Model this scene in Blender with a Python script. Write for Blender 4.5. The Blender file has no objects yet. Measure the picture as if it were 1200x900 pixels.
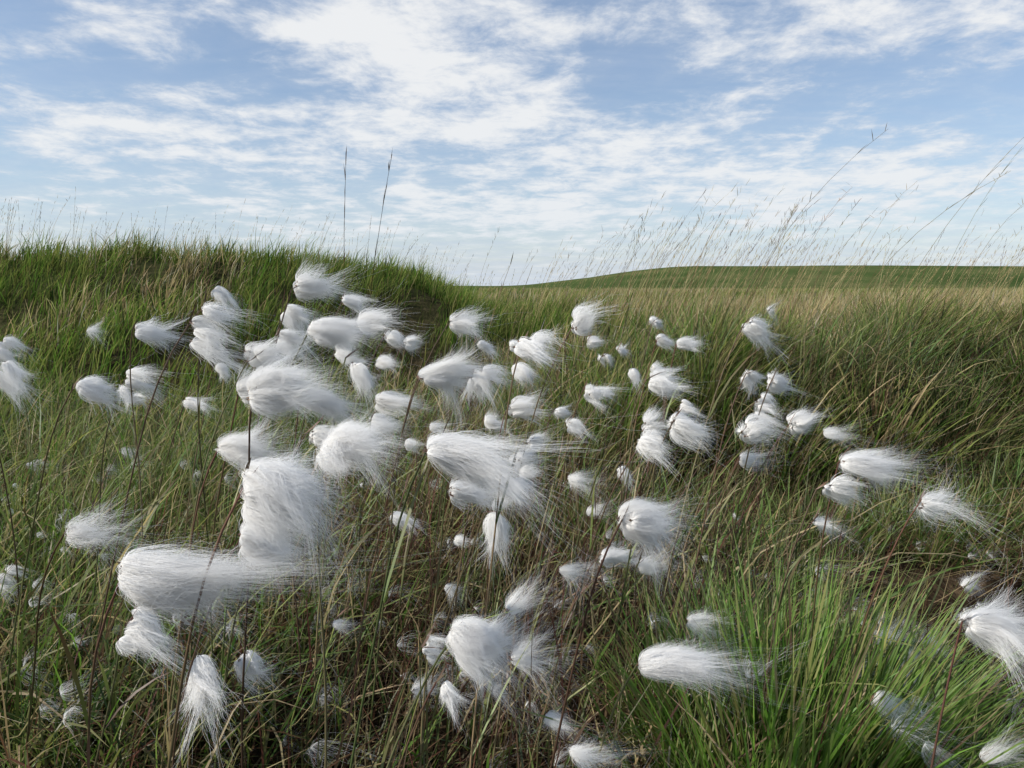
import bpy, math
import numpy as np
from mathutils import Vector, Euler
rng = np.random.default_rng(7)
scene = bpy.context.scene
scene.view_settings.view_transform = 'Standard'
scene.view_settings.look = 'None'
scene.view_settings.exposure = 0
EYE = 0.55

# ------------------------------------------------------------------ helpers
def sm(a, b, x):
    t = np.clip((x - a) / (b - a), 0, 1)
    return t * t * (3 - 2 * t)

_tab = np.random.default_rng(3).random((256, 256))
def vnoise(x, y, s, o=0.0):
    X = np.asarray(x) / s + 100 + o; Y = np.asarray(y) / s + 100 - o * 1.7
    xi = np.floor(X).astype(int); yi = np.floor(Y).astype(int)
    fx = X - xi; fy = Y - yi
    fx = fx * fx * (3 - 2 * fx); fy = fy * fy * (3 - 2 * fy)
    g = lambda a, b: _tab[a % 256, b % 256]
    return (g(xi, yi) * (1 - fx) * (1 - fy) + g(xi + 1, yi) * fx * (1 - fy)
            + g(xi, yi + 1) * (1 - fx) * fy + g(xi + 1, yi + 1) * fx * fy)
def fbm(x, y, s, o=0.0):
    return (vnoise(x, y, s, o) * .55 + vnoise(x, y, s * .47, o + 7) * .3 + vnoise(x, y, s * .21, o + 13) * .15)

PEAT = [(0.80, 1.20, .20), (0.66, 1.24, .13), (0.98, 1.12, .19), (0.74, 1.02, .13), (.88, .98, .13), (-.62, .62, .09), (-.45, .55, .07)]
RX = np.array([-60, -20, -9, -5.5, -4.15, -3.1, -2.07, -1.04, -.4, .07, .7, 1.5, 60])
RZ = np.array([.6, .8, .82, .80, .74, .72, .60, .58, .48, .34, .25, .22, .22])
def ground(x, y):
    x = np.asarray(x, float); y = np.asarray(y, float)
    yy = np.maximum(y, 0.01)
    ridge = np.interp(x * 6.0 / np.clip(yy, 4, 9), RX, RZ)
    left = ridge * sm(2.7, 5.9, y) * (1 - 0.75 * sm(8, 30, y))
    wR = sm(-.3, .8, x + .15 * (y - 2.5))
    right = 0.27 * sm(1.85, 2.3, y + .16 * np.sin(x * 3.1) + .1 * np.sin(x * 7.3)) - .06 * sm(3, 8, y)
    h = left * (1 - wR) + right * wR
    near = 1 - sm(25, 60, np.hypot(x, y))
    h = h + near * ((fbm(x, y, .9) - .5) * .10 + (fbm(x, y, .3, 5) - .5) * .05) * sm(.2, 1.6, np.hypot(x, y))
    h = h + near * (fbm(x, y, 2.2, 9) - .5) * .22 * sm(3.5, 6, y)
    h = h + near * (fbm(x, y, .7, 19) - .5) * .22 * sm(2.6, 4, y)
    for px_, py_, r_ in PEAT:
        h = h - .04 * (1 - sm(r_ * .55, r_ * .95, np.hypot(x - px_, (y - py_) * .8)))
    h = h + sm(-8, 30, x - .02 * y) * 3.5 * sm(45, 130, y) * (1 - .3 * sm(200, 600, y)) 
    h = h + (fbm(x, y, 60.0, 3) - .5) * 1.2 * sm(60, 150, np.hypot(x, y))
    h = h - 30 * sm(500, 3000, np.hypot(x, y))
    return h

def link(ob, parent=None):
    scene.collection.objects.link(ob)
    if parent: ob.parent = parent
    return ob

def mesh_from(name, V, F, col=None, mat=None, smooth=True):
    me = bpy.data.meshes.new(name)
    V = np.ascontiguousarray(V, dtype=np.float32); F = np.ascontiguousarray(F, dtype=np.int32)
    me.vertices.add(len(V)); me.vertices.foreach_set('co', V.ravel())
    nf, k = F.shape
    me.loops.add(nf * k); me.loops.foreach_set('vertex_index', F.ravel())
    me.polygons.add(nf); me.polygons.foreach_set('loop_start', np.arange(0, nf * k, k, dtype=np.int32))
    me.polygons.foreach_set('use_smooth', np.full(nf, smooth))
    me.update(calc_edges=True)
    if col is not None:
        a = me.attributes.new('Col', 'FLOAT_COLOR', 'POINT')
        c = np.ones((len(V), 4), dtype=np.float32); c[:, :3] = col
        a.data.foreach_set('color', c.ravel())
    if mat: me.materials.append(mat)
    return me

def blades(R, H, W, az, lean, curl, c0, c1, segs=4, wav=0.0, c2=None):
    N = len(R); S = segs
    H = np.broadcast_to(H, N); W = np.broadcast_to(W, N)
    P = [R]; p = R.copy()
    zig = rng.normal(0, 1, (N, S)) * wav
    for i in range(S):
        s = (i + .5) / S
        ph = lean + curl * s ** 1.3 + zig[:, i]
        a2 = az + zig[:, (i + 1) % S]
        d = np.stack([np.sin(ph) * np.cos(a2), np.sin(ph) * np.sin(a2), np.cos(ph)], 1)
        p = p + d * (H / S)[:, None]
        P.append(p)
    tw = rng.uniform(-1.2, 1.2, N)
    wa = az + math.pi / 2 + tw
    wv = np.stack([np.cos(wa), np.sin(wa), rng.uniform(-.2, .2, N)], 1) * (W / 2)[:, None]
    V = np.zeros((N, 2 * S + 1, 3), np.float32); C = np.zeros((N, 2 * S + 1, 3), np.float32)
    for i in range(S):
        s = i / S
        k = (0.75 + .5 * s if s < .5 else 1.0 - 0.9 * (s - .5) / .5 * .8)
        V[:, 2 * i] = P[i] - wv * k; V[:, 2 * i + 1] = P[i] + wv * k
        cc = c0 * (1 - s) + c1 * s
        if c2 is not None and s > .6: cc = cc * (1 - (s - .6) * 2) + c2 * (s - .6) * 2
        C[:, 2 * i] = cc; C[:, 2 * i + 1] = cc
    V[:, 2 * S] = P[S]; C[:, 2 * S] = c1 if c2 is None else c2
    f = []
    for i in range(S - 1):
        a = 2 * i
        f += [[a, a + 1, a + 3], [a, a + 3, a + 2]]
    a = 2 * (S - 1)
    f.append([a, a + 1, a + 2])
    f = np.array(f)
    F = (np.arange(N)[:, None, None] * (2 * S + 1) + f[None]).reshape(-1, 3)
    return V.reshape(-1, 3), F, C.reshape(-1, 3), P

class Acc:
    def __init__(s): s.V = []; s.F = []; s.C = []; s.n = 0
    def add(s, V, F, C):
        s.V.append(V); s.F.append(F + s.n); s.C.append(C); s.n += len(V)
    def obj(s, name, mat, parent=None):
        me = mesh_from(name, np.concatenate(s.V), np.concatenate(s.F), np.concatenate(s.C), mat)
        return link(bpy.data.objects.new(name, me), parent)

def tube(A, pts, r0, r1, c0, c1, k=5):
    pts = np.array(pts); n = len(pts)
    T = np.gradient(pts, axis=0); T /= np.linalg.norm(T, axis=1)[:, None]
    a = np.cross(T, [0, 1, 0.01]); a /= np.linalg.norm(a, axis=1)[:, None]; b = np.cross(T, a)
    V = []; Cc = []
    for i in range(n):
        s = i / (n - 1); r = r0 + (r1 - r0) * s
        for q in range(k):
            w = 2 * math.pi * q / k
            V.append(pts[i] + r * (math.cos(w) * a[i] + math.sin(w) * b[i])); Cc.append(c0 * (1 - s) + c1 * s)
    F = []
    for i in range(n - 1):
        for q in range(k):
            p0 = i * k + q; p1 = i * k + (q + 1) % k
            F += [[p0, p1, p1 + k], [p0, p1 + k, p0 + k]]
    A.add(np.array(V), np.array(F), np.array(Cc))

# ------------------------------------------------------------------ materials
def newmat(name):
    m = bpy.data.materials.new(name); m.use_nodes = True
    nt = m.node_tree; nt.nodes.clear()
    return m, nt, nt.nodes, nt.links

def grass_material(name, trans=.35, rough=.5, simple=False):
    m, nt, N, L = newmat(name)
    at = N.new('ShaderNodeAttribute'); at.attribute_name = 'Col'
    if simple:
        b = N.new('ShaderNodeBsdfDiffuse'); cin = b.inputs['Color']
    else:
        b = N.new('ShaderNodeBsdfPrincipled'); b.inputs['Roughness'].default_value = rough
        b.inputs['Specular IOR Level'].default_value = .35; cin = b.inputs['Base Color']
    t = N.new('ShaderNodeBsdfTranslucent'); mx = N.new('ShaderNodeMixShader'); mx.inputs[0].default_value = trans
    hs = N.new('ShaderNodeHueSaturation'); hs.inputs['Value'].default_value = 1.6; hs.inputs['Saturation'].default_value = 1.05
    L.new(at.outputs['Color'], cin); L.new(at.outputs['Color'], hs.inputs['Color'])
    L.new(hs.outputs[0], t.inputs['Color'])
    L.new(b.outputs[0], mx.inputs[1]); L.new(t.outputs[0], mx.inputs[2])
    o = N.new('ShaderNodeOutputMaterial'); L.new(mx.outputs[0], o.inputs[0])
    return m
M_grass = grass_material('grass_blade', .38)
M_far = grass_material('far_grass_blade', .35, simple=True)
M_stem = grass_material('stem', .1, .5)

def cotton_material():
    m, nt, N, L = newmat('cotton_fibre')
    d = N.new('ShaderNodeBsdfDiffuse'); d.inputs['Color'].default_value = (.96, .95, .93, 1)
    t = N.new('ShaderNodeBsdfTranslucent'); t.inputs['Color'].default_value = (.96, .95, .93, 1)
    mx = N.new('ShaderNodeMixShader'); mx.inputs[0].default_value = .38
    L.new(d.outputs[0], mx.inputs[1]); L.new(t.outputs[0], mx.inputs[2])
    o = N.new('ShaderNodeOutputMaterial'); L.new(mx.outputs[0], o.inputs[0])
    return m
M_cotton = cotton_material()

def ground_material():
    m, nt, N, L = newmat('moorland_ground')
    tc = N.new('ShaderNodeTexCoord')
    def noise(sc, det=8, rough=.6):
        n = N.new('ShaderNodeTexNoise'); n.inputs['Scale'].default_value = sc
        n.inputs['Detail'].default_value = det; n.inputs['Roughness'].default_value = rough
        L.new(tc.outputs['Object'], n.inputs['Vector']); return n
    def ramp(src, stops):
        r = N.new('ShaderNodeValToRGB'); e = r.color_ramp.elements
        e[0].position, e[0].color = stops[0][0], (*stops[0][1], 1)
        e[1].position, e[1].color = stops[-1][0], (*stops[-1][1], 1)
        for p, c in stops[1:-1]:
            x = e.new(p); x.color = (*c, 1)
        L.new(src, r.inputs[0]); return r
    n1 = noise(14, 3); near = ramp(n1.outputs[0], [(.3, (.012, .008, .006)), (.5, (.03, .021, .013)), (.66, (.07, .05, .03)), (.78, (.04, .04, .018))])
    n2 = noise(.05, 5, .65); far = ramp(n2.outputs[0], [(.35, (.055, .09, .028)), (.5, (.085, .12, .04)), (.62, (.14, .15, .06)), (.7, (.065, .10, .032))])
    n3 = noise(1.2, 4, .7); far2 = ramp(n3.outputs[0], [(.3, (.35, .35, .35)), (.7, (1, 1, 1))])
    mul = N.new('ShaderNodeMix'); mul.data_type = 'RGBA'; mul.blend_type = 'MULTIPLY'; mul.inputs[0].default_value = .6
    L.new(far.outputs[0], mul.inputs[6]); L.new(far2.outputs[0], mul.inputs[7])
    ln = N.new('ShaderNodeVectorMath'); ln.operation = 'LENGTH'; L.new(tc.outputs['Object'], ln.inputs[0])
    mr = N.new('ShaderNodeMapRange'); mr.inputs[1].default_value = 3; mr.inputs[2].default_value = 12
    L.new(ln.outputs['Value'], mr.inputs[0])
    mx = N.new('ShaderNodeMix'); mx.data_type = 'RGBA'; L.new(mr.outputs[0], mx.inputs[0])
    L.new(near.outputs[0], mx.inputs[6]); L.new(mul.outputs[2], mx.inputs[7])
    b = N.new('ShaderNodeBsdfDiffuse'); L.new(mx.outputs[2], b.inputs['Color'])
    bp = N.new('ShaderNodeBump'); bp.inputs['Strength'].default_value = .8; bp.inputs['Distance'].default_value = .02
    nb = noise(60, 2); L.new(nb.outputs[0], bp.inputs['Height']); L.new(bp.outputs[0], b.inputs['Normal'])
    o = N.new('ShaderNodeOutputMaterial'); L.new(b.outputs[0], o.inputs[0])
    return m

# ------------------------------------------------------------------ ground sheet
rr = np.concatenate([[0.0], np.geomspace(.15, 3000, 260)])
na = 420
aa = np.linspace(0, 2 * math.pi, na, endpoint=False)
RR, AA = np.meshgrid(rr, aa, indexing='ij')
gx = RR * np.cos(AA); gy = RR * np.sin(AA)
gz = ground(gx, gy)
V = np.stack([gx, gy, gz], 2).reshape(-1, 3)
i, j = np.meshgrid(np.arange(len(rr) - 1), np.arange(na), indexing='ij')
a = i * na + j; b_ = i * na + (j + 1) % na
F = np.stack([a, a + na, b_ + na, b_], 2).reshape(-1, 4)
link(bpy.data.objects.new('moorland_ground', mesh_from('moorland_ground', V, F, None, ground_material())))

# ------------------------------------------------------------------ colours (albedo)
def C(*c): return np.array(c, float)
GREEN = C(.105, .150, .036); LUSH = C(.105, .20, .032); YGREEN = C(.22, .245, .07); DKG = C(.038, .065, .022)
STRAW = C(.42, .34, .18); TAN = C(.30, .24, .125); BROWN = C(.10, .062, .036); RED = C(.12, .055, .038); PALE = C(.50, .45, .32)
def pick(cols, probs, n, jit=.18):
    k = rng.choice(len(cols), n, p=np.array(probs) / sum(probs))
    c = np.array(cols)[k]
    return c * (1 + rng.normal(0, jit, (n, 1))).clip(.5, 1.6) * (1 + rng.normal(0, .05, (n, 3)))
def place(n, y0, y1, k=.9, m=.9, power=1.0):
    y = y0 + (y1 - y0) * rng.random(n * 2) ** power
    w = (k * y + m); acc = rng.random(n * 2) < w / (k * y1 + m)
    y = y[acc]; w = w[acc]
    x = rng.uniform(-1, 1, len(y)) * w
    return x, y
def roots(x, y, dz=-.01): return np.stack([x, y, ground(x, y) + dz], 1)
WIND = 0.0
def peat_mask(x, y):
    m = np.zeros(len(x), bool)
    for px, py, r in PEAT: m |= np.hypot(x - px, (y - py) * .8) < r * (0.7 + .6 * vnoise(x, y, .06))
    return m
def lowzone(x, y):
    """shorter turf: trampled strip at the right, thin old growth under the cottongrass"""
    a = sm(.42, .52, x) * (1 - sm(1.7, 2.0, y)) * .78
    b = sm(-.34, -.22, x) * (1 - sm(.08, .17, x)) * (1 - sm(1.3, 1.6, y)) * .48
    c = sm(.1, .3, x) * sm(1.1, 1.3, y) * (1 - sm(1.9, 2.1, y)) * .45
    return 1 - np.maximum(np.maximum(a, b), c)

# ------------------------------------------------------------------ near grass sward
g = Acc()
x, y = place(32000, .34, 2.7, .8, .6)
k = ~peat_mask(x, y) & (np.hypot(x, y) > .36); x = x[k]; y = y[k]
n = len(x)
side = np.where(x < 0, sm(.22, .5, -x), sm(.1, .4, x))
patch = fbm(x, y, .26, 21)
live = np.clip(.12 + .66 * side + (patch - .5) * 2.6 - .35 * sm(-.15, -.3, x) * (1 - sm(.55, .75, y)), .06, .93)
isl = rng.random(n) < live
c1 = np.where(isl[:, None], pick([GREEN, LUSH, YGREEN, DKG], [4, 3.2, 2.4, 2.2], n), pick([TAN, BROWN, RED, STRAW], [2.3, 5.5, 2.8, 2], n))
c0 = np.where(isl[:, None], c1 * .25 + BROWN * .08, c1 * .32)  # brownish roots, darkened further to paint shade into gaps between blades
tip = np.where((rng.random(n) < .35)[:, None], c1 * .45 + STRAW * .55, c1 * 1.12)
hmax = .17 + .38 * np.clip(y - .4, 0, .45)
H = (rng.gamma(6, .035, n) * (.3 + 1.4 * patch)).clip(.04, .42)
H = np.where(isl, H, H * .85); H = np.minimum(H, hmax * (.8 + .4 * rng.random(n))) * lowzone(x, y)
az = rng.normal(WIND, 1.3, n); lean = np.abs(rng.normal(.25, .28, n)); curl = rng.gamma(2, .42, n)
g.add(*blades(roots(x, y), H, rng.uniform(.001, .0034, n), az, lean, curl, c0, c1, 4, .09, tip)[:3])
x, y = place(3400, .5, 2.4, .8, .6); k = ~peat_mask(x, y); x = x[k]; y = y[k]; n = len(x)
c1 = pick([YGREEN, LUSH, STRAW, TAN], [4, 3, 2, 1], n)
H = np.minimum(rng.uniform(.22, .45, n), .18 + .45 * (y - .4)) * lowzone(x, y)
g.add(*blades(roots(x, y), H, rng.uniform(.002, .0048, n), rng.normal(0, 1.2, n), rng.uniform(.05, .7, n), rng.uniform(.5, 2.3, n), c1 * .6, c1, 6, .04, c1 * .6 + STRAW * .4)[:3])
n = 800; x = rng.normal(-.03, .3, n); y = rng.uniform(.48, 1.6, n)
c1 = pick([RED, BROWN, C(.10, .10, .04), TAN], [3, 4, 2, 1.5], n)
H = np.minimum(rng.uniform(.14, .36, n), .12 + .5 * (y - .4))
g.add(*blades(roots(x, y), H, rng.uniform(.0013, .0026, n), rng.normal(0, 1.0, n), np.abs(rng.normal(.15, .2, n)), rng.uniform(0, .5, n), c1, c1, 5, .05)[:3])
g.obj('moor_grass', M_grass)

g = Acc()
x, y = place(17000, .34, 2.4, .8, .6); k = ~peat_mask(x, y) | (rng.random(len(x)) < .08); x = x[k]; y = y[k]; n = len(x)
R = roots(x, y, 0); R[:, 2] += rng.uniform(0, .10, n) * lowzone(x, y)
c1 = pick([TAN, BROWN, RED, STRAW, PALE], [3, 5, 2.5, 2, .8], n)
g.add(*blades(R, rng.uniform(.05, .22, n), rng.uniform(.0009, .003, n), rng.uniform(-3.14, 3.14, n), rng.uniform(.9, 1.6, n), rng.normal(.1, .5, n), c1 * .8, c1, 3, .16)[:3])
n = 2600; k_ = rng.integers(0, len(PEAT), n); aa_ = rng.uniform(0, 6.283, n); q_ = rng.uniform(.95, 1.8, n)
pr = np.array(PEAT)[k_]; x = pr[:, 0] + pr[:, 2] * q_ * np.cos(aa_); y = pr[:, 1] + pr[:, 2] * q_ * np.sin(aa_)
k = ~peat_mask(x, y); x = x[k]; y = y[k]; n = len(x)
c1 = pick([STRAW, TAN, PALE, BROWN], [4, 3, 2, 3], n)
g.add(*blades(roots(x, y, .004), rng.uniform(.04, .13, n), rng.uniform(.001, .0024, n), rng.uniform(-3.14, 3.14, n), rng.uniform(1.1, 1.6, n), rng.normal(.1, .3, n), c1 * .8, c1, 3, .12)[:3])
g.obj('dead_grass_litter', M_far)

# ------------------------------------------------------------------ tussocks
def tussock(A, cx, cy, r, n, h, cols, pr, arch=1.0, w=(.0014, .003), dead=.15, segs=5):
    a = rng.uniform(0, 2 * math.pi, n); q = np.sqrt(rng.random(n)) * r
    x = cx + q * np.cos(a); y = cy + q * np.sin(a)
    c1 = pick(cols, pr, n)
    dm = rng.random(n) < dead; c1[dm] = pick([TAN, STRAW, BROWN], [2, 1.5, 1], dm.sum())
    H = h * rng.uniform(.5, 1.1, n) * (1 - .25 * q / r)
    dx = np.cos(a) * q / r + .35 + rng.normal(0, .3, n); dy = np.sin(a) * q / r + rng.normal(0, .3, n)
    az = np.arctan2(dy, dx); ln = np.hypot(dx, dy)
    A.add(*blades(roots(x, y), H, rng.uniform(*w, n), az, .08 + .28 * ln, arch * (.25 + .75 * rng.random(n)) * (.4 + ln * .6), c1 * .28, c1, segs, .02, c1 * .75 + STRAW * .25)[:3])  # root colour darkened to put shade into the tussock base
g = Acc()
LU = [LUSH, GREEN, YGREEN]
BRT = [C(.13, .265, .034), LUSH, YGREEN]
tussock(g, .285, .66, .10, 1600, .33, BRT, [5, 3, 3], .8, w=(.0018, .0036), dead=.08, segs=6)
tussock(g, .22, .80, .08, 500, .27, BRT, [5, 3, 2], .9, dead=.12)
tussock(g, .36, .86, .10, 700, .23, BRT, [5, 3, 2], .9, dead=.12)
tussock(g, .17, .60, .05, 220, .22, LU, [5, 3, 2], .9)
for (cx, cy, r, n_, h) in [(-.62, .95, .16, 600, .24), (-.85, 1.25, .2, 700, .28), (-.42, .78, .1, 300, .18), (-.75, 1.6, .2, 600, .28), (-.5, 1.3, .14, 400, .26),
                           (.95, 1.6, .2, 600, .18), (1.25, 1.75, .25, 700, .2), (.70, 1.6, .16, 450, .16), (-1.2, 1.9, .25, 600, .3), (.2, 1.35, .12, 300, .2), (-.2, 1.6, .15, 350, .26), (.45, .62, .05, 120, .10)]:
    tussock(g, cx, cy, r, n_, h, LU, [3, 3, 2.5], 1.0, (.0018, .0036))
g.obj('green_grass_tussock', M_grass)

g = Acc()
for q in range(72):
    cx = rng.uniform(-.1, 3.0); cy = 1.98 + rng.random() ** 1.2 * 1.4 - .16 * math.sin(cx * 3.1) - .1 * math.sin(cx * 7.3)
    tint = rng.uniform(.75, 1.25)
    tussock(g, cx, cy, rng.uniform(.07, .16), 290, rng.uniform(.14, .38), [GREEN * tint, LUSH * tint, YGREEN * tint, DKG], [4, 2.5, 3, 1], 1.3, (.0028, .0055), rng.uniform(.1, .5), 4)
g.obj('bank_grass_tussock', M_far)

# ------------------------------------------------------------------ middle distance
g = Acc()
x, y = place(84000, 2.6, 9.5, .8, .8); n = len(x)
fine = fbm(x, y, .28, 41); k = rng.random(n) < sm(.28, .60, fine) * .9 + .1; x = x[k]; y = y[k]; fine = fine[k]; n = len(x)
patch = fbm(x, y, 1.1, 33)
right = sm(-.2, 1.6, x - .1 * (y - 3))
dry = np.clip(right * sm(2.7, 4.2, y) * .70 + (patch - .5) * 2.4 + .26 - (1 - right) * .2, 0, 1)
isd = rng.random(n) < dry
c1 = np.where(isd[:, None], pick([STRAW, TAN, PALE], [4, 3, 1], n, .12), pick([GREEN, LUSH, YGREEN, DKG], [4, 2.2, 4, .8], n, .12))
c1 = c1 * (.35 + 1.3 * fine)[:, None]
H = rng.uniform(.09, .22, n) * (.15 + 1.8 * fine)
g.add(*blades(roots(x, y), H, rng.uniform(.0035, .0075, n), rng.normal(0, 1.0, n), np.abs(rng.normal(.2, .25, n)), rng.gamma(2, .4, n), c1 * .3, c1, 3, .06)[:3])  # dark root colour stands in for shade low in the grass
g.obj('hill_grass', M_far)

g = Acc()
x, y = place(45000, 9, 45, .8, 1, 1.2); k = (x > -.6 - y * .03); x = x[k]; y = y[k]; n = len(x)
patch = fbm(x, y, 5, 33)
isd = rng.random(n) < np.clip(.48 + (patch - .5) * 2.8, 0, 1)
c1 = np.where(isd[:, None], pick([STRAW, TAN, PALE], [4, 3, 1], n, .12), pick([GREEN, LUSH, YGREEN], [4, 2, 3], n, .12))
g.add(*blades(roots(x, y), rng.uniform(.15, .32, n), rng.uniform(.01, .028, n) * (y / 25).clip(.6, 1.6), rng.normal(0, 1.0, n), np.abs(rng.normal(.2, .2, n)), rng.gamma(2, .3, n), c1 * .6, c1, 2, .04)[:3])
g.obj('distant_grass', M_far)

# ------------------------------------------------------------------ tall flowering stalks
def stalks(A, x, y, H, lean, curl, wid, col, solid=False):
    n = len(x)
    az = rng.normal(0, .35, n)
    V, F, Cc, P = blades(roots(x, y), H, wid, az, lean, curl, col * .8, col, 9, .012)
    if solid:
        for q in range(n):
            tube(A, [p[q] for p in P], wid[q] * .5, wid[q] * .2, col[q] * .8, col[q], 4)
    else:
        A.add(V, F, Cc)
    for s in range(6, 9):
        for q in range(3):
            f = rng.random(n)[:, None]
            R = P[s] * (1 - f) + P[s + 1] * f
            A.add(*blades(R, H * rng.uniform(.03, .07, n), wid * 1.1, az + rng.normal(0, .9, n), lean + curl * .8, rng.normal(.15, .3, n), col * .9, col * .9, 2)[:3])
g = Acc()
x = rng.uniform(.1, 5.0, 800); y = rng.uniform(2.8, 8, 800); k = x < .8 * y + .3; x = x[k]; y = y[k]; n = len(x)
stalks(g, x, y, rng.uniform(.3, .72, n), rng.uniform(.1, .4, n), rng.uniform(.1, .7, n), np.full(n, .0016) * (y / 4), pick([TAN, STRAW, RED], [3, 3, 1.2], n))
n = 140; x = rng.normal(.95, .38, n); y = rng.uniform(3.4, 5.5, n)
stalks(g, x, y, rng.uniform(.6, .98, n), rng.uniform(.15, .5, n), rng.uniform(.1, .7, n), np.full(n, .0020), pick([TAN, STRAW, RED, BROWN], [3, 3, 1.5, 1], n))
x = rng.uniform(-6, .1, 420); y = rng.uniform(4.6, 8, 420); k = np.abs(x) < .8 * y + .3; x = x[k]; y = y[k]; n = len(x)
stalks(g, x, y, rng.uniform(.25, .5, n), rng.uniform(.0, .4, n), rng.uniform(.0, .6, n), np.full(n, .002), pick([TAN, STRAW, BROWN], [3, 3, 1], n))
n = 60; x = rng.normal(-4.0, .45, n); y = rng.uniform(5.2, 6.4, n)
stalks(g, x, y, rng.uniform(.4, .62, n), rng.uniform(.0, .3, n), rng.uniform(.0, .4, n), np.full(n, .002), pick([TAN, BROWN], [3, 2], n))
x = np.array([-.50, -.47, -.14, -.05]); y = np.array([2.15, 2.25, 2.3, 2.6])
stalks(g, x, y, np.array([.91, .95, .62, .58]), np.array([.02, .05, .1, .1]), np.array([.05, .16, .3, .3]), np.full(4, .0026), pick([BROWN, TAN], [3, 2], 4), True)
x = np.array([.95, 1.15, 1.35, 1.5, 1.7, 1.0, 1.3, .75]); y = np.array([2.3, 2.4, 2.5, 2.6, 2.9, 2.8, 3, 2.6])
stalks(g, x, y, rng.uniform(.75, 1.0, 8), rng.uniform(.2, .35, 8), rng.uniform(.5, .95, 8), np.full(8, .0018), pick([STRAW, TAN], [3, 2], 8), True)
g.obj('flowering_grass_stalks', M_far)

# ------------------------------------------------------------------ cottongrass
def tassel(n, base, d, L, Rr, droop, K=8, fly=.15, rad=.0021, amp=1.0, locks=12, free=.3, close=.48):
    """windblown tuft: silky fibres gathered in locks that belly out from one spikelet and fold back in"""
    d = np.array(d, float); d /= np.linalg.norm(d)
    a = np.cross(d, [0, 0, 1.0]); a /= np.linalg.norm(a); b = np.cross(d, a)
    t = np.linspace(0, 1, K)[None, :] ** 1.15
    lk = rng.integers(0, locks, n)
    lth = rng.uniform(0, 2 * math.pi, locks); lrho = rng.random(locks) ** .5
    llen = rng.uniform(.5, 1.25, locks); lcv = rng.normal(0, 1, (locks, 3)); lsp = rng.uniform(.09, .30, locks)
    fr = rng.random(n) < free
    jx = rng.normal(0, 1, n) * lsp[lk]; jy = rng.normal(0, 1, n) * lsp[lk]
    X = lrho[lk] * np.cos(lth[lk]) + jx; Y = lrho[lk] * np.sin(lth[lk]) + jy
    rf = np.sqrt(rng.random(n)); tf = rng.uniform(0, 6.283, n)
    X = np.where(fr, rf * np.cos(tf), X); Y = np.where(fr, rf * np.sin(tf), Y)
    fl = rng.random(n) < fly
    ln = np.where(fr, rng.uniform(.35, 1.0, n), llen[lk] * rng.uniform(.6, 1.05, n))
    ln[fl] *= rng.uniform(1.05, 1.5, fl.sum())
    s = t * ln[:, None]
    rho = np.hypot(X, Y)[:, None]
    cl = np.where(fl, .15, close)[:, None]
    e = 1 - np.exp(-s * 6.5); e = e * (1 - cl * sm(.45, 1.15, s))
    tw = rng.uniform(-1.5, 1.5)
    ang = np.arctan2(Y, X)[:, None] + tw * s ** 1.3
    r = Rr * 1.1 * rho * e
    along = s * (1 - .18 * np.minimum(rho, 1.4) ** 2) - .06 * np.minimum(rho, 1.3) * np.exp(-((s - .12) / .12) ** 2)
    P = (np.array(base)[None, None] + d * (L * along)[..., None]
         + a * (r * np.cos(ang))[..., None] + b * (r * np.sin(ang))[..., None])
    cv = np.where(fr[:, None], rng.normal(0, 1, (n, 3)) * .8, lcv[lk])
    P += cv[:, None, :] * (.18 * amp * L) * (s ** 2)[..., None]
    sw = rng.normal(0, 1, 3) * .16 * L
    P += sw[None, None] * (s ** 2.2)[..., None]
    P[..., 2] -= droop * L * s ** 2
    ev = rng.normal(0, 1, (n, 3)); ev[fl] *= 2.8; ev[:, 0] = np.abs(ev[:, 0]) * .8
    P += ev[:, None, :] * .05 * L * (s ** 1.5)[..., None]
    P += np.sin(s[..., None] * rng.uniform(3, 12, (n, 1, 3)) + rng.uniform(0, 6, (n, 1, 3))) * .022 * L * (1 + fl[:, None, None] * 2) * np.minimum(s * 3, 1)[..., None]
    rd = np.full((n, K), rad) * (1 - .65 * t); rd *= (1 - .45 * fl[:, None])
    return P, rd

def hair(name, parts):
    c = bpy.data.hair_curves.new(name)
    K = parts[0][0].shape[1]; n = sum(len(p[0]) for p in parts)
    c.add_curves([K] * n)
    P = np.concatenate([p[0] for p in parts]).reshape(-1, 3).astype(np.float32)
    c.position_data.foreach_set('vector', P.ravel())
    r = c.attributes.get('radius') or c.attributes.new('radius', 'FLOAT', 'POINT')
    r.data.foreach_set('value', np.concatenate([p[1] for p in parts]).ravel().astype(np.float32))
    c.materials.append(M_cotton)
    return c

def bract_mesh(bases, dirs):
    A = Acc()
    for bs, d in zip(bases, dirs):
        n = 7; d = np.array(d, float); d /= np.linalg.norm(d)
        inc = math.acos(d[2]); azd = math.atan2(d[1], d[0])
        R = np.array(bs)[None] + rng.normal(0, .010, (n, 3)) - d * .05
        col = pick([C(.16, .10, .07), C(.28, .20, .14), C(.09, .06, .045)], [3, 3, 2], n)
        A.add(*blades(R, rng.uniform(.08, .15, n), rng.uniform(.028, .045, n), np.full(n, azd) + rng.normal(0, .3, n), inc + rng.normal(0, .25, n), rng.normal(0, .2, n), col, col, 3)[:3])
    return mesh_from('bracts', np.concatenate(A.V), np.concatenate(A.F), np.concatenate(A.C), M_stem)

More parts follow.
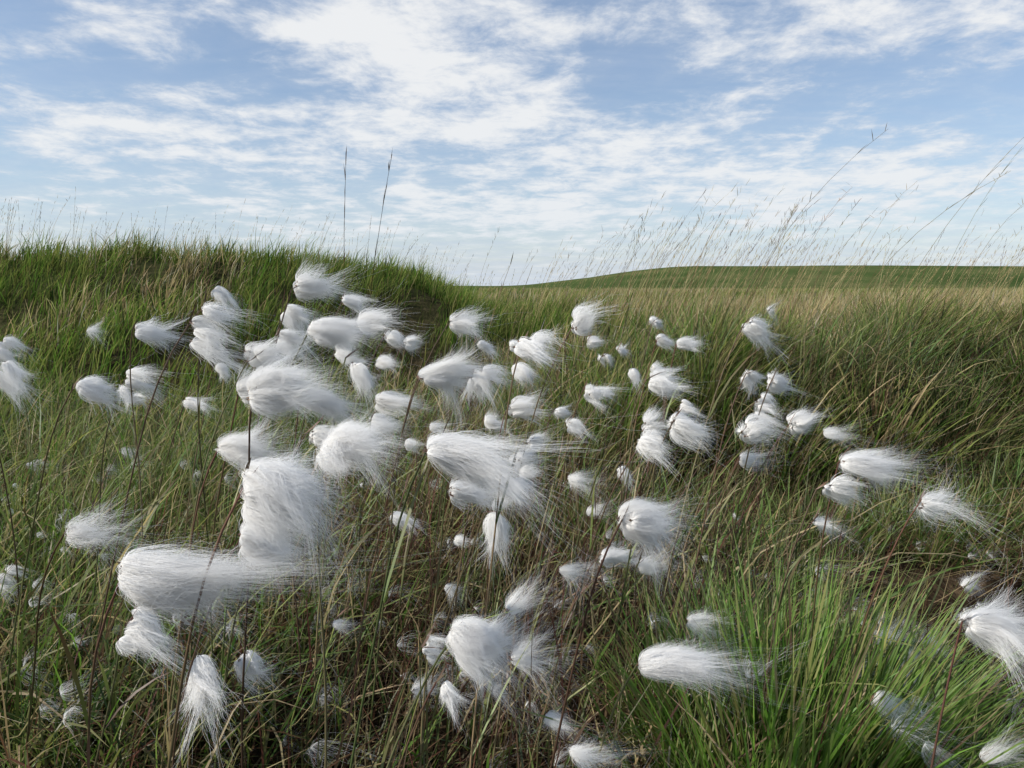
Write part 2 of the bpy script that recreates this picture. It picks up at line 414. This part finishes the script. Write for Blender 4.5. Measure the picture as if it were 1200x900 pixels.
VAR = []
U = rng.uniform
def variant(kind):
    parts = []; bases = []; dirs = []
    if kind in ('ball', 'bigball'):
        big = kind == 'bigball'
        for q in range(5 if big else 4):
            bs = (-.44 + U(-.03, .14), U(-.14, .14), U(-.16, .20))
            d = (1, U(-.45, .45), U(-.45, .35)); bases.append(bs); dirs.append(d)
            parts.append(tassel(1150 if big else 330, bs, d, U(.55, .95), U(.17, .28), U(.05, .3), rad=.0013 if big else .0029, locks=18 if big else 10, free=.28))
    elif kind in ('comet', 'bigcomet'):
        big = kind == 'bigcomet'
        for q in range(3):
            bs = (-.46 + U(0, .08), U(-.08, .08), U(-.08, .12)); d = (1, U(-.3, .3), U(-.35, .2)); bases.append(bs); dirs.append(d)
            parts.append(tassel(1300 if big else 390, bs, d, U(.65, 1.15), U(.14, .22), U(.05, .3), rad=.0014 if big else .0029, locks=15 if big else 9, free=.26, close=.4))
    elif kind == 'multi':
        for q in range(4):
            bs = (-.40 + U(-.08, .18), U(-.15, .15), .32 - q * .2 + U(-.06, .06)); d = (1, U(-.6, .6), U(-.6, .35)); bases.append(bs); dirs.append(d)
            parts.append(tassel(310, bs, d, U(.5, .95), U(.13, .21), U(.05, .4), rad=.0028, locks=9))
    elif kind == 'droop':
        for q in range(3):
            bs = (-.25 + U(-.05, .1), U(-.1, .1), .35 + U(-.1, .1)); d = (.8, U(-.3, .3), U(-1.1, -.4)); bases.append(bs); dirs.append(d)
            parts.append(tassel(400, bs, d, U(.6, 1.05), U(.14, .22), U(.0, .2), rad=.0028, locks=9))
    elif kind == 'wisp':
        for q in range(3):
            bs = (-.45, U(-.1, .1), U(-.1, .12)); d = (1, U(-.4, .4), U(-.4, .3)); bases.append(bs); dirs.append(d)
            parts.append(tassel(210, bs, d, U(.7, 1.25), U(.15, .28), U(0, .35), fly=.4, amp=1.6, rad=.0019, locks=7, close=.4))
    VAR.append((kind, hair('cotton_tuft', parts), bract_mesh(bases, dirs)))
for kd in ['ball'] * 8 + ['bigball'] * 6 + ['bigcomet'] * 5 + ['comet'] * 5 + ['multi'] * 8 + ['droop'] * 7 + ['wisp'] * 4: variant(kd)
BY = {}
for v in VAR: BY.setdefault(v[0], []).append(v)

# surveyed plants: x, y, z of the seed head and its width (mm), kind
HEADS = """-217 816 551 42 b;-363 927 532 34 d;-418 867 495 42 c;-288 723 506 50 m;-276 961 509 42 b;-199 964 532 42 m;-159 662 510 42 B;-168 912 508 42 b
-989 1752 446 32 w;-669 979 464 34 m;-614 903 436 42 m;-405 721 446 42 d;-462 902 428 42 m;-422 970 395 34 c;-442 1126 419 34 d;-235 719 480 50 m;-166 536 473 46 B;-183 714 439 48 C
-151 722 459 42 d;-177 1132 468 34 b;-181 1338 451 34 b;-164 977 449 34 b;-147 899 410 42 b;-55 869 507 42 c;-64 717 466 50 C;-47 1225 445 34 d;-32 902 430 42 m
-225 607 416 47 C;-126 409 437 49 B;-100 472 445 46 B;-27 446 447 48 C;-38 643 366 42 c;-185 557 355 46 B;-187 402 384 60 B;-300 586 260 48 m;-261 580 217 50 d;-237 622 206 42 d
-354 598 347 46 w;-710 995 142 42 m;-144 926 247 42 d;-68 947 218 20 b;-15 702 306 44 d;-29 1116 343 34 b;-131 1317 293 34 w;-17 711 375 42 w;8 1471 434 34 b;26 661 497 42 m
15 915 442 34 b;14 999 388 42 m;94 912 507 42 b;183 1635 429 34 b;289 1476 476 34 b;278 1338 452 34 b;250 1051 468 34 c;246 1633 408 34 c;184 1467 407 34 m
227 1330 392 34 b;321 1627 369 34 b;168 802 446 42 b;118 1042 398 34 m;226 1732 300 30 b;94 1035 352 34 b;85 1211 340 34 d;42 1205 297 34 b;21 890 337 42 m;196 995 359 42 m;159 793 374 42 b
194 796 397 42 b;298 1212 349 34 m;191 1198 244 34 b;287 867 498 34 b;616 1758 492 28 w;282 860 442 34 b;329 913 431 34 b;360 1027 380 42 m;285 852 382 42 b;397 996 369 42 b
461 1034 342 34 w;332 989 313 42 w;346 706 381 46 C;321 702 348 46 d;414 950 241 34 w;417 700 333 46 w;98 524 383 46 B;124 874 215 42 d;173 873 210 42 w;-19 456 323 46 B
13 694 242 42 w;17 687 192 42 w;112 480 293 46 C;-50 538 234 25 d;355 514 307 48 C;434 760 129 42 w;399 744 182 27 w;-184 757 185 22 w;-71 844 191 20 w;55 486 217 27 w
91 957 297 34 w;136 1142 193 34 w;-909 1714 164 32 w;8 708 354 42 m;374 676 113 42 w;389 548 181 27 w;-178 1313 264 34 b;-170 967 368 34 b;-14 1143 206 34 w;-181 716 409 42 b
-252 721 450 42 b;-268 909 482 42 b;-205 908 472 42 m;60 700 270 24 w;-70 620 230 22 m;190 700 215 26 w;-90 700 150 26 w;40 610 165 24 w;480 800 150 28 w;560 860 190 26 w;330 600 190 26 w"""
KN = {'b': 'ball', 'c': 'comet', 'm': 'multi', 'd': 'droop', 'w': 'wisp', 'B': 'bigball', 'C': 'bigcomet'}

cnt = {}
for rec in HEADS.replace('\n', ';').split(';'):
    hx, hy, hz, S, kd = rec.split(); hx, hy, hz, S = [float(v) / 1000 for v in (hx, hy, hz, S)]
    kd = KN[kd]; S *= 1.07
    cnt[kd] = cnt.get(kd, 0) + 1
    kind, hc, bm = BY[kd][cnt[kd] % len(BY[kd])]
    root = bpy.data.objects.new('cottongrass', None); root.empty_display_size = .02
    top_h = max(hz - float(ground(hx, hy)), .08)
    gx_ = hx - .45 * S - top_h * rng.uniform(.05, .3); gy_ = hy + top_h * rng.uniform(-.12, .22)
    gr = np.array([gx_, gy_, float(ground(gx_, gy_)) - .01])
    root.location = gr; link(root)
    sg = .5 if kd.startswith('big') else 1.0
    eul = Euler((rng.normal(0, .6), rng.normal(0, .28) * sg, rng.normal(0, .38) * sg))
    sc = (S * U(.85, 1.12), S * U(.85, 1.15), S * U(.78, 1.08))
    for nm, data in (('seed_head', hc), ('bracts', bm)):
        o = bpy.data.objects.new(nm, data); link(o, root)
        o.location = Vector((hx, hy, hz)) - Vector(gr); o.rotation_euler = eul
        o.scale = sc
    bl = Vector((-.5 * sc[0], 0, .33 * sc[2] if kd == 'droop' else 0.0)); bl.rotate(eul); tb = np.array(Vector((hx, hy, hz)) + bl) - gr
    A = Acc()
    c_up = tb * np.array([.35, .6, 0]) + np.array([0, 0, tb[2] * .75])
    ts = np.linspace(0, 1, 12)[:, None]
    pts = (1 - ts) ** 2 * np.zeros(3) + 2 * ts * (1 - ts) * c_up + ts ** 2 * tb
    pts += np.sin(ts * 5 + rng.uniform(0, 6)) * .005 * np.sin(ts * math.pi)
    cA = pick([C(.07, .10, .03), BROWN, TAN], [3, 2, 1], 1)[0]; cB = pick([RED, BROWN, C(.10, .11, .04)], [1.5, 2, 2], 1)[0]
    tube(A, pts, .0011, .0007, cA, cB)
    m = rng.integers(1, 4); sidx = rng.integers(2, 8, m)
    A.add(*blades(pts[sidx], rng.uniform(.05, .14, m), rng.uniform(.0018, .003, m), rng.uniform(-1.5, 1.5, m), rng.uniform(.2, .7, m), rng.uniform(0, 1, m), pick([GREEN, BROWN], [2, 1], m), pick([RED, BROWN, YGREEN], [1, 2, 2], m), 4)[:3])
    m = 2
    A.add(*blades(np.repeat(pts[-1:], m, 0), rng.uniform(.012, .03, m), rng.uniform(.0015, .0028, m), rng.uniform(-1, 1, m), rng.uniform(.3, 1.3, m), rng.uniform(-.3, .5, m), pick([BROWN], [1], m), pick([BROWN, RED], [1, 1], m), 3)[:3])
    link(bpy.data.objects.new('stem', mesh_from('stem', np.concatenate(A.V), np.concatenate(A.F), np.concatenate(A.C), M_stem)), root)

parts = []
x, y = place(210, .45, 1.6, .6, .2)
x = np.concatenate([x, rng.uniform(.4, .95, 40)]); y = np.concatenate([y, rng.uniform(.6, 1.3, 40)]); n = len(x)
for q in range(n):
    z = float(ground(x[q], y[q])) + rng.uniform(.03, .19) * float(lowzone(x[q], y[q])); Lq = rng.uniform(.012, .045)
    parts.append(tassel(50, (x[q], y[q], z), (1, rng.uniform(-1, 1), rng.uniform(-.6, .4)), Lq, Lq * .4, .2, fly=.5, rad=.00009, amp=2, locks=5))
link(bpy.data.objects.new('shed_cotton_fluff', hair('shed_cotton_fluff', parts)))

# ------------------------------------------------------------------ world
SUN_EL = math.radians(37); SUN_AZ = math.radians(254)   # clockwise from +Y
w = bpy.data.worlds.new('World'); scene.world = w; w.use_nodes = True
w.cycles.sampling_method = 'NONE'
nt = w.node_tree; N = nt.nodes; L = nt.links; N.clear()
sky = N.new('ShaderNodeTexSky'); sky.sky_type = 'NISHITA'; sky.sun_disc = False
sky.sun_elevation = SUN_EL; sky.sun_rotation = SUN_AZ; sky.air_density = 1.0; sky.dust_density = .6; sky.ozone_density = 2.0
bg = N.new('ShaderNodeBackground'); bg.inputs[1].default_value = .135; L.new(sky.outputs[0], bg.inputs[0])
tc = N.new('ShaderNodeTexCoord'); sp = N.new('ShaderNodeSeparateXYZ'); L.new(tc.outputs['Generated'], sp.inputs[0])
def M(op, a, b=None, c=None, clamp=False):
    n = N.new('ShaderNodeMath'); n.operation = op; n.use_clamp = clamp
    for i_, v in enumerate((a, b, c)):
        if v is None: continue
        if isinstance(v, (int, float)): n.inputs[i_].default_value = v
        else: L.new(v, n.inputs[i_])
    return n.outputs[0]
z0 = M('MAXIMUM', sp.outputs[2], 0.0); zz = M('ADD', z0, .12)
px = M('DIVIDE', sp.outputs[0], zz); py = M('DIVIDE', sp.outputs[1], zz)
def noise(sx, sy, det, rough, dist, off=0, rot=0.0):
    cb = N.new('ShaderNodeCombineXYZ'); L.new(px, cb.inputs[0]); L.new(py, cb.inputs[1]); cb.inputs[2].default_value = off
    mp = N.new('ShaderNodeMapping'); mp.inputs['Scale'].default_value = (sx, sy, 1); mp.inputs['Rotation'].default_value = (0, 0, rot)
    L.new(cb.outputs[0], mp.inputs[0])
    n = N.new('ShaderNodeTexNoise'); n.inputs['Scale'].default_value = 1; n.inputs['Detail'].default_value = det
    n.inputs['Roughness'].default_value = rough; n.inputs['Distortion'].default_value = dist
    L.new(mp.outputs[0], n.inputs['Vector']); return n.outputs[0]
def blob(cx, cy, rx, ry, amp):
    a = M('DIVIDE', M('SUBTRACT', px, cx), rx); b = M('DIVIDE', M('SUBTRACT', py, cy), ry)
    d = M('ADD', M('MULTIPLY', a, a), M('MULTIPLY', b, b))
    return M('MULTIPLY', M('POWER', 2.718, M('MULTIPLY', d, -1.0)), amp)
def add(*v):
    r = v[0]
    for q in v[1:]: r = M('ADD', r, q)
    return r
big = noise(.9, .7, 2, .5, .3, 1.7)
det = noise(4.4, 4.0, 6, .64, .2, 4.2)
wis = noise(1.6, 4.2, 5, .62, .8, 9.1, .35)
dens = add(M('MULTIPLY', big, .26), M('MULTIPLY', det, .66), M('MULTIPLY', wis, .12),
           blob(-.50, 2.15, .32, .20, .15), blob(-.24, 2.45, .38, .26, .16), blob(-.05, 2.95, .5, .35, .10), blob(-1.3, 3.0, .9, .4, .12), blob(-1.5, 2.2, .5, .2, .07), blob(.85, 2.15, .7, .22, .11), blob(0, 4.6, 3.0, 1.3, .12), blob(.9, 3.7, .6, .5, .10), blob(1.9, 3.4, .7, .7, .10),
           blob(.35, 2.6, .2, .3, -.05), blob(-1.3, 2.45, .35, .15, -.04))
mr = N.new('ShaderNodeMapRange'); mr.interpolation_type = 'SMOOTHSTEP'; mr.inputs[1].default_value = .41; mr.inputs[2].default_value = .74
L.new(dens, mr.inputs[0])
cl = mr.outputs[0]
hz = M('POWER', M('SUBTRACT', 1.0, z0, None, True), 9.0)
veil = M('ADD', M('MULTIPLY', hz, .66), M('MULTIPLY', wis, .52))
fac = M('MAXIMUM', M('MULTIPLY', cl, .96), veil, None, True)
ramp = N.new('ShaderNodeValToRGB'); L.new(cl, ramp.inputs[0])
e = ramp.color_ramp.elements; e[0].position = 0; e[0].color = (.44, .54, .73, 1); e[1].position = 1; e[1].color = (.88, .89, .90, 1)
x_ = e.new(.5); x_.color = (.58, .65, .77, 1)
hm = N.new('ShaderNodeMix'); hm.data_type = 'RGBA'; L.new(M('MULTIPLY', hz, .75), hm.inputs[0]); L.new(ramp.outputs[0], hm.inputs[6]); hm.inputs[7].default_value = (.70, .77, .85, 1)
bgc = N.new('ShaderNodeBackground'); L.new(hm.outputs[2], bgc.inputs[0]); bgc.inputs[1].default_value = 1.0
mx = N.new('ShaderNodeMixShader'); L.new(fac, mx.inputs[0]); L.new(bg.outputs[0], mx.inputs[1]); L.new(bgc.outputs[0], mx.inputs[2])
wo = N.new('ShaderNodeOutputWorld'); L.new(mx.outputs[0], wo.inputs[0])

# ------------------------------------------------------------------ sun
sl = bpy.data.lights.new('sun', 'SUN'); sl.energy = 5.0; sl.angle = math.radians(.53); sl.color = (1, .95, .87)
so = link(bpy.data.objects.new('sun', sl))
sd = Vector((math.sin(SUN_AZ) * math.cos(SUN_EL), math.cos(SUN_AZ) * math.cos(SUN_EL), math.sin(SUN_EL)))
so.rotation_euler = sd.to_track_quat('Z', 'Y').to_euler(); so.location = (-5, -3, 8)

# ------------------------------------------------------------------ camera
cam = bpy.data.cameras.new('camera'); cam.lens = 26; cam.sensor_width = 36; cam.clip_start = .02; cam.clip_end = 6000
co = link(bpy.data.objects.new('camera', cam)); co.location = (0, 0, EYE)
co.rotation_euler = (math.radians(90 - 7.55), 0, 0)
scene.camera = co
